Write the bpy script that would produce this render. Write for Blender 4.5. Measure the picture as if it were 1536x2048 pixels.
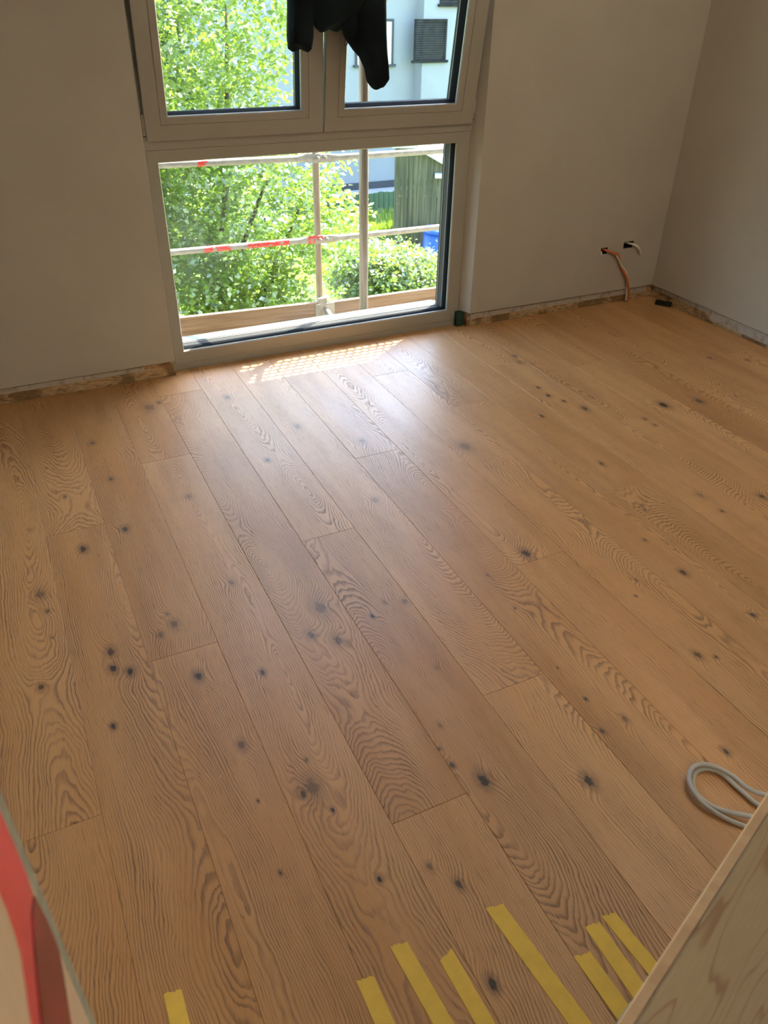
import bpy, bmesh, math, random
import numpy as np
from mathutils import Vector, Matrix

for o in list(bpy.data.objects):
    bpy.data.objects.remove(o, do_unlink=True)
S = bpy.context.scene
C = S.collection

# ------------------------------------------------------------------ camera
cam = bpy.data.cameras.new('camera')
cam.sensor_fit = 'AUTO'; cam.sensor_width = 36.0
cam.lens = 36.0 * 1567.4 / 2048.0
cam.clip_start = 0.02; cam.clip_end = 200
cam.dof.use_dof = True; cam.dof.focus_distance = 2.5; cam.dof.aperture_fstop = 7.0
cam_o = bpy.data.objects.new('camera', cam); C.objects.link(cam_o)
cam_o.matrix_world = Matrix(((0.90190414, 0.23067899, -0.36517959, 0.0),
                             (-0.43165084, 0.51208043, -0.74259759, 0.0),
                             (0.01569966, 0.82738191, 0.56142024, 1.5349),
                             (0, 0, 0, 1)))
S.camera = cam_o

# ------------------------------------------------------------------ sky, sun, exposure
SUN_DIR = Vector((1.425, 1.0, 2.24)).normalized()      # towards the sun
w = bpy.data.worlds.new('sky'); S.world = w; w.use_nodes = True
wn = w.node_tree.nodes; wl = w.node_tree.links
bg = wn['Background']
sky = wn.new('ShaderNodeTexSky'); sky.sky_type = 'NISHITA'; sky.sun_disc = False
sky.sun_elevation = math.asin(SUN_DIR.z); sky.sun_rotation = math.atan2(SUN_DIR.x, SUN_DIR.y)
sky.air_density = 1.15; sky.dust_density = 1.0; sky.ozone_density = 1.0
wl.new(sky.outputs[0], bg.inputs[0]); bg.inputs[1].default_value = 0.54
sun = bpy.data.lights.new('sun', 'SUN'); sun.energy = 9.5; sun.angle = math.radians(0.28)
sun.color = (1.0, 0.93, 0.80)
sun_o = bpy.data.objects.new('sun', sun); C.objects.link(sun_o)
sun_o.rotation_euler = (-SUN_DIR).to_track_quat('-Z', 'Y').to_euler()
S.cycles.max_bounces = 7; S.cycles.diffuse_bounces = 4; S.cycles.glossy_bounces = 3
S.view_settings.view_transform = 'Standard'; S.view_settings.look = 'None'
S.view_settings.gamma = 1.0; S.view_settings.use_curve_mapping = False
S.view_settings.exposure = 1.88
ROOM_W, HALL_W = 14., 31.          # watts of the two added fill uplighters

rnd = random.Random(7)

# ------------------------------------------------------------------ material helpers
def mat(name):
    m = bpy.data.materials.new(name); m.use_nodes = True
    nt = m.node_tree; b = nt.nodes['Principled BSDF']
    return m, nt, b
class N:
    """tiny node-graph helper"""
    def __init__(s, nt): s.nt = nt
    def node(s, t, **kw):
        n = s.nt.nodes.new(t)
        for k, v in kw.items(): setattr(n, k, v)
        return n
    def link(s, a, b): s.nt.links.new(a, b)
    def put(s, sock, v):
        if isinstance(v, bpy.types.NodeSocket): s.link(v, sock)
        else: sock.default_value = v
    def m(s, op, a, b=None, c=None, clamp=False):
        n = s.node('ShaderNodeMath', operation=op); n.use_clamp = clamp
        s.put(n.inputs[0], a)
        if b is not None: s.put(n.inputs[1], b)
        if c is not None: s.put(n.inputs[2], c)
        return n.outputs[0]
    def vec(s, x, y, z):
        n = s.node('ShaderNodeCombineXYZ')
        for i, v in enumerate((x, y, z)): s.put(n.inputs[i], v)
        return n.outputs[0]
    def sep(s, v):
        n = s.node('ShaderNodeSeparateXYZ'); s.link(v, n.inputs[0]); return n.outputs
    def noise(s, v, scale, detail=2, rough=.5, dist=0):
        n = s.node('ShaderNodeTexNoise'); s.link(v, n.inputs['Vector'])
        n.inputs['Scale'].default_value = scale; n.inputs['Detail'].default_value = detail
        n.inputs['Roughness'].default_value = rough; n.inputs['Distortion'].default_value = dist
        return n.outputs[0]
    def mix(s, f, a, b, blend='MIX'):
        n = s.node('ShaderNodeMix', data_type='RGBA', blend_type=blend)
        s.put(n.inputs[0], f); s.put(n.inputs[6], a); s.put(n.inputs[7], b)
        return n.outputs[2]
    def ss(s, v, lo, hi, a=0., b=1.):
        n = s.node('ShaderNodeMapRange', interpolation_type='SMOOTHSTEP'); s.put(n.inputs[0], v)
        n.inputs[1].default_value = lo; n.inputs[2].default_value = hi
        n.inputs[3].default_value = a; n.inputs[4].default_value = b
        return n.outputs[0]
    def obj(s):
        return s.node('ShaderNodeTexCoord').outputs['Object']
    def scale(s, v, k):
        n = s.node('ShaderNodeVectorMath', operation='MULTIPLY'); s.link(v, n.inputs[0])
        n.inputs[1].default_value = k; return n.outputs[0]
    def bump(s, b, h, dist, strength=1.):
        n = s.node('ShaderNodeBump'); s.link(h, n.inputs['Height'])
        n.inputs['Distance'].default_value = dist; n.inputs['Strength'].default_value = strength
        s.link(n.outputs[0], b.inputs['Normal'])
def rgba(c): return (c[0], c[1], c[2], 1.)
def plain(name, col, rough=.5, metal=0., spec=.5, var=.08, scale=8., bumpd=0.):
    m, nt, b = mat(name); g = N(nt)
    v = g.noise(g.obj(), scale, 4)
    f = g.ss(v, .3, .7)
    g.link(g.mix(f, rgba([x*(1-var) for x in col]), rgba([min(1, x*(1+var)) for x in col])), b.inputs['Base Color'])
    b.inputs['Roughness'].default_value = rough; b.inputs['Metallic'].default_value = metal
    b.inputs['Specular IOR Level'].default_value = spec
    if bumpd: g.bump(b, v, bumpd)
    return m

def wood_floor_mat(slots):
    m, nt, b = mat('brushed_oak'); g = N(nt)
    P = g.obj(); x, y, _ = g.sep(P)
    at = g.node('ShaderNodeAttribute', attribute_name='seed'); sx, sy, tone = g.sep(at.outputs['Vector'])
    ys = g.m('ADD', y, g.m('MULTIPLY', sy, 40.)); xs = g.m('ADD', x, g.m('MULTIPLY', sx, 9.))
    # depth of the cut below the pith wanders along the plank -> cathedral arches
    d1 = g.noise(g.vec(0., ys, sx), 1.05, 1, .4)
    depth = g.m('MULTIPLY', g.m('SUBTRACT', d1, .42), .55)
    c1 = g.noise(g.vec(7.3, ys, sy), .8, 1, .4)
    cx = g.m('ADD', g.m('MULTIPLY', g.m('SUBTRACT', c1, .5), .22), g.m('MULTIPLY', g.m('SUBTRACT', sx, .5), .42))
    warp = g.noise(g.vec(g.m('MULTIPLY', xs, 9.), g.m('MULTIPLY', ys, 3.2), 0.), 1., 3, .5)
    warp2 = g.noise(g.vec(g.m('MULTIPLY', xs, 60.), g.m('MULTIPLY', ys, 22.), 3.), 1., 2, .5)
    xc = g.m('SUBTRACT', x, cx)
    F = g.m('SQRT', g.m('ADD', g.m('MULTIPLY', xc, xc), g.m('MULTIPLY', depth, depth)))
    F = g.m('ADD', F, g.m('MULTIPLY', warp, .042)); F = g.m('ADD', F, g.m('MULTIPLY', warp2, .0042))
    core = None; halo = None
    kn = g.noise(g.scale(P, (95., 70., 1.)), 1., 3, .6)
    kd = g.m('MULTIPLY', g.m('SUBTRACT', kn, .5), 1.3)
    for i in range(slots):
        a = g.node('ShaderNodeAttribute', attribute_name='knot%d' % i)
        kx, ky, kr = g.sep(a.outputs['Vector']); ks = a.outputs['Alpha']
        dx = g.m('DIVIDE', g.m('SUBTRACT', x, kx), kr); dy = g.m('DIVIDE', g.m('SUBTRACT', y, ky), kr)
        dy = g.m('MULTIPLY', dy, .62)
        r2 = g.m('ADD', g.m('MULTIPLY', dx, dx), g.m('MULTIPLY', dy, dy))
        # swirl of the rings round the knot
        bump_ = g.m('EXPONENT', g.m('MULTIPLY', r2, -.16))
        F = g.m('ADD', F, g.m('MULTIPLY', g.m('MULTIPLY', bump_, kr), 1.5))
        r = g.m('ADD', g.m('SQRT', r2), kd)
        ci = g.m('MULTIPLY', g.ss(r, .45, .85, 1., 0.), ks)
        hi = g.m('MULTIPLY', g.ss(r, .5, 2.3, 1., 0.), ks)
        core = ci if core is None else g.m('MAXIMUM', core, ci)
        halo = hi if halo is None else g.m('MAXIMUM', halo, hi)
    jit = g.noise(g.vec(F, 0., sx), 45., 1, .5)
    F = g.m('ADD', F, g.m('MULTIPLY', jit, .012))
    t = g.m('FRACT', g.m('DIVIDE', F, .0056))
    ring = g.m('MULTIPLY', g.ss(t, .35, .88), g.ss(t, .9, 1., 1., 0.))
    rvar = g.ss(g.noise(g.vec(g.m('MULTIPLY', xs, 14.), g.m('MULTIPLY', ys, 2.), 9.), 1., 2, .5), .3, .75, .25, 1.)
    ring = g.m('MULTIPLY', ring, rvar)
    pore = g.noise(g.vec(g.m('MULTIPLY', xs, 520.), g.m('MULTIPLY', ys, 16.), 1.), 1., 2, .6)
    pore = g.ss(pore, .52, .70)
    pore = g.m('MULTIPLY', pore, g.m('ADD', g.m('MULTIPLY', ring, .7), .35))
    big = g.noise(g.vec(g.m('MULTIPLY', xs, 7.), g.m('MULTIPLY', ys, 1.3), 5.), 1., 3, .55)
    col = g.mix(tone, (.64, .35, .143, 1), (.47, .23, .080, 1))
    col = g.mix(g.ss(big, .3, .72), col, g.mix(.5, col, (.69, .415, .195, 1)))
    lines = g.m('ADD', g.m('MULTIPLY', ring, .82), g.m('MULTIPLY', pore, .7), clamp=True)
    col = g.mix(lines, col, g.mix(.85, col, (.115, .055, .024, 1)))
    col = g.mix(g.m('MULTIPLY', halo, .62), col, (.12, .062, .034, 1))
    col = g.mix(g.m('MULTIPLY', core, .95), col, (.012, .008, .006, 1))
    g.link(col, b.inputs['Base Color'])
    rn = g.ss(big, .3, .7, .31, .40)
    g.link(g.m('ADD', rn, g.m('MULTIPLY', lines, .30)), b.inputs['Roughness'])
    b.inputs['Specular IOR Level'].default_value = .38
    b.inputs['Coat Weight'].default_value = .48; b.inputs['Coat Roughness'].default_value = .52; b.inputs['Coat IOR'].default_value = 1.55
    brush = g.noise(g.vec(g.m('MULTIPLY', x, 330.), g.m('MULTIPLY', y, 14.), 2.), 1., 1, .5)
    g.bump(b, brush, .0006, .7)
    return m

def plaster_mat():
    m, nt, b = mat('primed_plaster'); g = N(nt)
    v = g.noise(g.obj(), 3., 4); f = g.noise(g.obj(), 160., 3)
    g.link(g.mix(g.ss(v, .3, .7), (.455, .43, .38, 1), (.485, .46, .41, 1)), b.inputs['Base Color'])
    b.inputs['Roughness'].default_value = .85; b.inputs['Specular IOR Level'].default_value = .25
    g.bump(b, f, .0006, .5)
    return m
def osb_mat():
    m, nt, b = mat('strand_board'); g = N(nt)
    P = g.obj()
    vo = g.node('ShaderNodeTexVoronoi'); g.link(g.scale(P, (16., 16., 55.)), vo.inputs['Vector']); vo.inputs['Scale'].default_value = 1.6
    fib = g.noise(g.scale(P, (40., 40., 400.)), 1., 3)
    c = g.sep(vo.outputs['Color'])[0]
    col = g.mix(c, (.20, .105, .04, 1), (.50, .32, .15, 1))
    col = g.mix(g.ss(fib, .35, .7), col, (.62, .45, .26, 1))
    st = g.ss(g.noise(P, 9., 3), .52, .62)
    col = g.mix(g.m('MULTIPLY', st, .7), col, (.13, .065, .025, 1))
    g.link(col, b.inputs['Base Color']); b.inputs['Roughness'].default_value = .8
    g.bump(b, fib, .001)
    return m
def filler_mat():
    m, nt, b = mat('white_filler'); g = N(nt)
    v = g.noise(g.obj(), 28., 5, .6)
    g.link(g.mix(g.ss(v, .45, .75), (.50, .46, .40, 1), (.34, .27, .20, 1)), b.inputs['Base Color'])
    b.inputs['Roughness'].default_value = .9; g.bump(b, v, .003)
    return m
def glass_mat(dirt=.0):
    m, nt, b = mat('window_glass'); g = N(nt); nt.nodes.remove(b)
    out = nt.nodes['Material Output']
    tr = g.node('ShaderNodeBsdfTransparent'); tr.inputs[0].default_value = (.97, .985, .98, 1)
    gl = g.node('ShaderNodeBsdfGlossy'); gl.inputs['Roughness'].default_value = .01
    lw = g.node('ShaderNodeLayerWeight'); lw.inputs[0].default_value = .5
    fr = g.m('ADD', g.m('MULTIPLY', g.m('POWER', lw.outputs['Facing'], 5.), .90), .04)
    mx = g.node('ShaderNodeMixShader'); g.link(fr, mx.inputs[0]); g.link(tr.outputs[0], mx.inputs[1]); g.link(gl.outputs[0], mx.inputs[2])
    # dried rain spots and dust on the pane
    P = g.obj()
    sp = g.noise(P, 55., 2, .5); big = g.noise(P, 2.2, 3)
    f = g.m('ADD', g.m('MULTIPLY', g.ss(sp, .70, .78), .14 * dirt), g.m('MULTIPLY', g.ss(big, .4, .75), .03 * dirt))
    df = g.node('ShaderNodeBsdfDiffuse'); df.inputs[0].default_value = (.75, .75, .7, 1)
    tl = g.node('ShaderNodeBsdfTranslucent'); tl.inputs[0].default_value = (.75, .75, .7, 1)
    md = g.node('ShaderNodeMixShader'); md.inputs[0].default_value = .5
    g.link(df.outputs[0], md.inputs[1]); g.link(tl.outputs[0], md.inputs[2])
    m2 = g.node('ShaderNodeMixShader'); g.link(f, m2.inputs[0]); g.link(mx.outputs[0], m2.inputs[1]); g.link(md.outputs[0], m2.inputs[2])
    g.link(m2.outputs[0], out.inputs[0])
    return m
def leaf_mat(name, c1, c2):
    m, nt, b = mat(name); g = N(nt); nt.nodes.remove(b)
    out = nt.nodes['Material Output']
    v = g.noise(g.obj(), 14., 2); f = g.ss(v, .35, .65)
    col = g.mix(f, rgba(c1), rgba(c2))
    d = g.node('ShaderNodeBsdfDiffuse'); g.link(col, d.inputs[0])
    t = g.node('ShaderNodeBsdfTranslucent'); g.link(g.mix(.35, col, (.55, .75, .08, 1)), t.inputs[0])
    a = g.node('ShaderNodeMixShader'); a.inputs[0].default_value = .5; g.link(d.outputs[0], a.inputs[1]); g.link(t.outputs[0], a.inputs[2])
    gl = g.node('ShaderNodeBsdfGlossy'); gl.inputs['Roughness'].default_value = .38
    mx = g.node('ShaderNodeMixShader'); mx.inputs[0].default_value = .16
    g.link(a.outputs[0], mx.inputs[1]); g.link(gl.outputs[0], mx.inputs[2]); g.link(mx.outputs[0], out.inputs[0])
    return m
def streak_mat(name, c1, c2, axis_scale, scale=1., rough=.8, bumpd=.002):
    m, nt, b = mat(name); g = N(nt)
    v = g.noise(g.scale(g.obj(), axis_scale), scale, 4, .6)
    g.link(g.mix(g.ss(v, .3, .7), rgba(c1), rgba(c2)), b.inputs['Base Color'])
    b.inputs['Roughness'].default_value = rough; g.bump(b, v, bumpd)
    return m
def painted_rail_mat(segs):
    """galvanised tube with worn red paint on stretches (a, b) of its local x"""
    m, nt, b = mat('galvanised_rail_red'); g = N(nt)
    P = g.obj(); x, _, _ = g.sep(P)
    msk = None
    for a, c in segs:
        k = g.m('MULTIPLY', g.m('GREATER_THAN', x, a), g.m('LESS_THAN', x, c))
        msk = k if msk is None else g.m('MAXIMUM', msk, k)
    wn_ = g.noise(g.scale(P, (30., 60., 60.)), 1., 4, .6)
    msk = g.m('MULTIPLY', msk, g.ss(wn_, .38, .5))
    z = g.noise(g.scale(P, (20., 60., 60.)), 1., 3)
    col = g.mix(g.ss(z, .3, .7), (.30, .28, .25, 1), (.43, .40, .35, 1))
    col = g.mix(msk, col, (.72, .05, .045, 1))
    g.link(col, b.inputs['Base Color']); b.inputs['Roughness'].default_value = .5
    b.inputs['Metallic'].default_value = .15
    return m
def ply_mat():
    m, nt, b = mat('pine_plywood'); g = N(nt)
    P = g.obj(); x, y, z = g.sep(P)
    w1 = g.noise(g.vec(g.m('MULTIPLY', x, 2.2), 0., g.m('MULTIPLY', z, 6.)), 1., 2, .5)
    F = g.m('ADD', g.m('MULTIPLY', z, 3.), g.m('MULTIPLY', w1, 1.8))
    t = g.m('FRACT', g.m('MULTIPLY', F, 5.5))
    ln = g.m('MULTIPLY', g.ss(t, .78, .93), g.ss(t, .94, 1., 1., 0.))
    f = g.noise(g.scale(P, (30., 30., 260.)), 1., 3)
    col = g.mix(g.ss(f, .3, .7), (.25, .205, .135, 1), (.28, .235, .165, 1))
    col = g.mix(g.m('MULTIPLY', ln, .9), col, (.17, .10, .055, 1))
    g.link(col, b.inputs['Base Color']); b.inputs['Roughness'].default_value = .42
    return m

MT = {}
MT['oak'] = wood_floor_mat(8); MT['oak_few_knots'] = wood_floor_mat(3); MT['plaster'] = plaster_mat(); MT['osb'] = osb_mat(); MT['filler'] = filler_mat()
MT['glass_clean'] = glass_mat(.35); MT['glass_dirty'] = glass_mat(1.0)
MT['pvc'] = plain('white_window_profile', (.35, .335, .29), .35, var=.02)
MT['gasket'] = plain('black_gasket', (.008, .009, .010), .95, spec=.05)
MT['alu'] = plain('anthracite_aluminium', (.022, .023, .022), .7, spec=.2)
MT['alu_light'] = plain('light_weather_strip', (.20, .19, .15), .5)
MT['sill'] = plain('silver_sill', (.30, .32, .34), .45, .3)
MT['steel'] = plain('galvanised_steel', (.34, .32, .28), .5, .2, var=.25, scale=14)
MT['rust'] = streak_mat('weathered_tube', (.17, .11, .065), (.32, .25, .18), (60, 60, 3), 1., .6)
MT['slab'] = plain('screed', (.35, .34, .32), .9)
MT['tape'] = plain('masking_tape', (.90, .62, .10), .65, var=.05, scale=30, bumpd=.0004)
MT['jacket'] = plain('dark_fleece', (.006, .011, .014), .9, var=.5, scale=7, spec=.15, bumpd=.006)
MT['ply'] = ply_mat()
MT['ply_pale'] = streak_mat('plywood_face_veneer', (.62, .52, .37), (.70, .60, .44), (30, 30, 200))
MT['ply_core'] = streak_mat('plywood_core', (.40, .28, .17), (.50, .37, .24), (22, 3, 3), 1.)
MT['ply_dark'] = plain('plywood_glue_line', (.16, .085, .025), .7)
MT['cable'] = plain('grey_cable', (.50, .51, .51), .45, var=.05)
MT['cable_white'] = plain('white_cable', (.72, .68, .60), .5)
MT['cable_orange'] = plain('orange_cable', (.62, .16, .06), .5)
MT['black'] = plain('black_plastic', (.008, .008, .009), .5)
MT['green'] = plain('dark_green_strip', (.01, .045, .035), .6)
MT['red'] = plain('red_tape', (.78, .085, .10), .35, var=.12, scale=6)
MT['darkred'] = plain('dark_red_tape', (.26, .012, .022), .25, var=.5, scale=30)
MT['jamb'] = streak_mat('raw_jamb_board', (.56, .42, .29), (.64, .50, .36), (6, 6, 2), 2.)
MT['gypsum'] = plain('grey_green_board_edge', (.33, .33, .26), .9, var=.15, scale=60, bumpd=.002)
MT['splinter'] = plain('pale_wood_chip', (.68, .52, .33), .8)
MT['leaf'] = leaf_mat('tree_leaf', (.07, .155, .016), (.22, .325, .025))
MT['leaf2'] = leaf_mat('shrub_leaf', (.065, .135, .022), (.16, .23, .035))
MT['leaf3'] = leaf_mat('dark_tree_leaf', (.03, .085, .016), (.075, .17, .02))
MT['bark'] = streak_mat('bark', (.06, .045, .03), (.17, .13, .09), (12, 12, 2))
MT['grass'] = plain('lawn', (.12, .22, .012), .9, var=.35, scale=3, bumpd=.05)
MT['blade'] = leaf_mat('grass_blade', (.12, .24, .010), (.22, .33, .010))
MT['house'] = plain('white_render', (.235, .255, .262), .9, var=.03, scale=2)
MT['plinth'] = plain('dark_plinth', (.06, .065, .07), .95, spec=.1)
MT['shutter'] = plain('white_shutter', (.62, .66, .66), .6)
MT['shutter_dark'] = plain('dark_shutter', (.018, .020, .020), .9, var=.4, spec=.1)
MT['fence'] = streak_mat('green_fence_board', (.045, .10, .055), (.12, .21, .11), (14, 14, 1.2))
MT['shed'] = streak_mat('weathered_board', (.05, .05, .026), (.15, .14, .08), (22, 22, .9))
MT['shed_roof'] = plain('pale_roof_sheet', (.60, .57, .50), .7)
MT['barrel'] = plain('blue_plastic', (.02, .10, .55), .4)
MT['toe'] = streak_mat('scaffold_timber', (.19, .115, .065), (.33, .225, .14), (2, 30, 40), 1., .85, .003)
MT['deck'] = plain('dirty_scaffold_deck', (.24, .18, .125), .9, var=.3, scale=9, bumpd=.004)
MT['roof'] = plain('eave_timber', (.45, .34, .22), .8)
MT['lamp'] = plain('fill_lamp_metal', (.6, .6, .6), .4)

# ------------------------------------------------------------------ mesh helpers
def link(name, me, m, parent=None, smooth=False):
    o = bpy.data.objects.new(name, me); C.objects.link(o)
    if m is not None: me.materials.append(MT[m] if isinstance(m, str) else m)
    if parent is not None: o.parent = parent
    if smooth:
        for p in me.polygons: p.use_smooth = True
    return o
def mesh(name, v, f):
    me = bpy.data.meshes.new(name); me.from_pydata([tuple(a) for a in v], [], f); me.update(); return me
def tag(o, label=None, cat=None, group=None, kind=None):
    if label: o['label'] = label
    if cat: o['category'] = cat
    if group: o['group'] = group
    if kind: o['kind'] = kind
    return o
def empty(name, loc=(0, 0, 0)):
    o = bpy.data.objects.new(name, None); C.objects.link(o); o.location = loc; o.empty_display_size = .1
    return o
BOXF = [(0, 3, 2, 1), (4, 5, 6, 7), (0, 1, 5, 4), (1, 2, 6, 5), (2, 3, 7, 6), (3, 0, 4, 7)]
def boxv(x0, x1, y0, y1, z0, z1):
    return [(x0, y0, z0), (x1, y0, z0), (x1, y1, z0), (x0, y1, z0), (x0, y0, z1), (x1, y0, z1), (x1, y1, z1), (x0, y1, z1)]
def box(name, b, m, parent=None, bevel=0.):
    """box with its origin at its base centre"""
    x0, x1, y0, y1, z0, z1 = b
    c = Vector(((x0+x1)/2, (y0+y1)/2, z0))
    v = [Vector(p) - c for p in boxv(*b)]
    me = mesh(name, v, BOXF)
    if bevel:
        bm = bmesh.new(); bm.from_mesh(me)
        bmesh.ops.bevel(bm, geom=bm.edges[:], offset=bevel, segments=2, affect='EDGES', profile=.6)
        bm.to_mesh(me); bm.free()
    o = link(name, me, m, parent)
    o.location = c - (parent.location if parent is not None else Vector())
    return o
def boxes(name, bs, m, parent=None):
    v = []; f = []
    for b in bs:
        k = len(v); v += boxv(*b); f += [tuple(i+k for i in q) for q in BOXF]
    o = link(name, mesh(name, v, f), m, parent)
    if parent is not None: o.location = -parent.location
    return o
def tube_geo(pts, rad, n=10, closed=False, cap=True):
    pts = [Vector(p) for p in pts]; K = len(pts)
    if not hasattr(rad, '__len__'): rad = [rad]*K
    v = []; f = []; up = None
    for i, p in enumerate(pts):
        if closed: t = pts[(i+1) % K] - pts[i-1]
        else: t = pts[min(i+1, K-1)] - pts[max(i-1, 0)]
        t.normalize()
        if up is None:
            up = Vector((0, 0, 1)) if abs(t.z) < .9 else Vector((1, 0, 0))
        a = (up - t*up.dot(t)).normalized(); bb = t.cross(a); up = a
        for j in range(n):
            an = 2*math.pi*j/n
            v.append(p + (a*math.cos(an) + bb*math.sin(an))*rad[i])
    for i in range(K if closed else K-1):
        for j in range(n):
            i2 = (i+1) % K
            f.append((i*n+j, i*n+(j+1) % n, i2*n+(j+1) % n, i2*n+j))
    if cap and not closed:
        f.append(tuple(range(n-1, -1, -1))); f.append(tuple((K-1)*n+j for j in range(n)))
    return v, f
def tube(name, pts, rad, m, parent=None, n=10, origin=None):
    c = Vector(origin if origin is not None else pts[0])
    v, f = tube_geo([Vector(p)-c for p in pts], rad, n)
    o = link(name, mesh(name, v, f), m, parent, smooth=True)
    o.location = c - (parent.location if parent is not None else Vector())
    return o
def spline(P, n=8):
    P = [Vector(p) for p in P]; out = []
    for i in range(len(P)-1):
        p0 = P[max(i-1, 0)]; p1 = P[i]; p2 = P[i+1]; p3 = P[min(i+2, len(P)-1)]
        for k in range(n):
            t = k/n
            out.append(.5*((2*p1)+(p2-p0)*t+(2*p0-5*p1+4*p2-p3)*t*t+(3*p1-p0-3*p2+p3)*t**3))
    return out + [P[-1]]
def ring(name, outer, inner, prof, m, parent=None, off=(0, 0, 0), seam=True):
    """mitred frame: closed profile of (t, y); t=0 on the outer rectangle, 1 on the inner one (x0,x1,z0,z1)"""
    v = []; f = []; K = len(prof)
    co = [(outer[0], outer[2]), (outer[1], outer[2]), (outer[1], outer[3]), (outer[0], outer[3])]
    ci = [(inner[0], inner[2]), (inner[1], inner[2]), (inner[1], inner[3]), (inner[0], inner[3])]
    for (a, b), (c, d) in zip(co, ci):
        for t, yy in prof: v.append((a+(c-a)*t, yy, b+(d-b)*t))
    for s in range(4):
        s2 = (s+1) % 4
        for k in range(K):
            k2 = (k+1) % K
            f.append((s*K+k, s2*K+k, s2*K+k2, s*K+k2))
    me = mesh(name, v, f); bm = bmesh.new(); bm.from_mesh(me); bmesh.ops.recalc_face_normals(bm, faces=bm.faces[:]); bm.to_mesh(me); bm.free()
    o = link(name, me, m, parent); o.location = off
    return o
def wall_with_holes(name, axis, a0, a1, z0, z1, d0, d1, holes, m):
    """slab between depths d0 (room face) and d1; holes are rectangles (a0,a1,z0,z1) cut right through"""
    xs = sorted(set([a0, a1] + [h[0] for h in holes] + [h[1] for h in holes]))
    zs = sorted(set([z0, z1] + [h[2] for h in holes] + [h[3] for h in holes]))
    xs = [x for x in xs if a0 <= x <= a1]; zs = [z for z in zs if z0 <= z <= z1]
    def solid(i, j):
        if i < 0 or j < 0 or i >= len(xs)-1 or j >= len(zs)-1: return False
        cx = (xs[i]+xs[i+1])/2; cz = (zs[j]+zs[j+1])/2
        return not any(h[0] < cx < h[1] and h[2] < cz < h[3] for h in holes)
    bm = bmesh.new(); vd = {}
    def V(i, j, d):
        k = (i, j, d)
        if k not in vd:
            vd[k] = bm.verts.new((xs[i], d, zs[j]) if axis == 'x' else (d, xs[i], zs[j]))
        return vd[k]
    for i in range(len(xs)-1):
        for j in range(len(zs)-1):
            if not solid(i, j): continue
            for d in (d0, d1): bm.faces.new((V(i, j, d), V(i+1, j, d), V(i+1, j+1, d), V(i, j+1, d)))
            for (p, q, ni, nj) in (((i, j), (i+1, j), i, j-1), ((i, j+1), (i+1, j+1), i, j+1), ((i, j), (i, j+1), i-1, j), ((i+1, j), (i+1, j+1), i+1, j)):
                if not solid(ni, nj):
                    bm.faces.new((V(*p, d0), V(*q, d0), V(*q, d1), V(*p, d1)))
    bmesh.ops.recalc_face_normals(bm, faces=bm.faces[:])
    me = bpy.data.meshes.new(name); bm.to_mesh(me); bm.free()
    return tag(link(name, me, m), kind='structure')

# ------------------------------------------------------------------ room shell
XL, XR, YW, YB, ZC = -1.30, 3.425, 3.44, .40, 2.50
OX0, OX1 = .609, 2.177                     # window opening
wall_with_holes('wall_window', 'x', XL-.2, XR+.25, .074, ZC+.1, YW, 3.62,
                [(OX0, OX1, 0., 2.25), (2.996, 3.044, .293, .330), (3.153, 3.224, .309, .347)], 'plaster')
wall_with_holes('wall_right', 'y', .12, YW, .074, ZC+.1, XR, XR+.2, [], 'plaster')
wall_with_holes('wall_left', 'y', .12, YW, .0, ZC+.1, XL-.2, XL, [], 'plaster')
JX0, JX1 = -.083, 1.30                     # doorway behind the plywood
wall_with_holes('wall_back', 'x', XL-.2, XR+.2, .0, ZC+.1, .15, YB, [(JX0-.012, JX1+.012, 0., 2.12)], 'plaster')
def prism(name, poly, z0, z1, m):
    n = len(poly); v = [(x, y, z0) for x, y in poly] + [(x, y, z1) for x, y in poly]
    f = [tuple(range(n-1, -1, -1)), tuple(range(n, 2*n))] + [(k, (k+1) % n, n+(k+1) % n, n+k) for k in range(n)]
    return link(name, mesh(name, v, f), m)
tag(prism('trim_4', [(2.1772, 3.4402), (2.1772, 3.4995), (2.145, 3.4995)], .078, 2.249, 'plaster'), kind='structure')   # splayed reveal
tag(box('ceiling', (XL-.2, XR+.25, -2.2, 3.62, ZC, ZC+.12), 'plaster'), kind='structure')
wall_with_holes('wall_hall_far', 'x', XL-.2, XR+.2, 0., ZC, -2.2, -2.0, [], 'plaster')
wall_with_holes('wall_hall_left', 'y', -2.0, .15, 0., ZC, XL-.2, XL, [], 'plaster')
wall_with_holes('wall_hall_right', 'y', -2.0, .15, 0., ZC, 2.2, 2.4, [], 'plaster')

def base_strip(name, b, front, segs):
    """strand board strip under the plaster with a white filler band along its upper half"""
    o = tag(box(name, b, 'osb'), kind='structure')
    for s in segs:
        f = box('filler_band', s, 'filler', o)
    return o
base_strip('baseboard_window_left', (XL, .600, 3.455, 3.62, -.03, .073), 'y', [(XL, .20, 3.4515, 3.455, .043, .066), (.206, .47, 3.4518, 3.455, .045, .064)])
base_strip('baseboard_window_right', (2.171, XR+.2, 3.455, 3.62, -.03, .073), 'y', [(2.19, 2.62, 3.4515, 3.455, .038, .066), (2.623, 3.395, 3.4517, 3.455, .036, .067)])
base_strip('baseboard_right', (XR+.015, XR+.2, .4, 3.455, -.03, .073), 'x', [(XR+.0115, XR+.015, 2.98, 3.43, .045, .068), (XR+.0113, XR+.015, 1.9, 2.975, .018, .066)])

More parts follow.
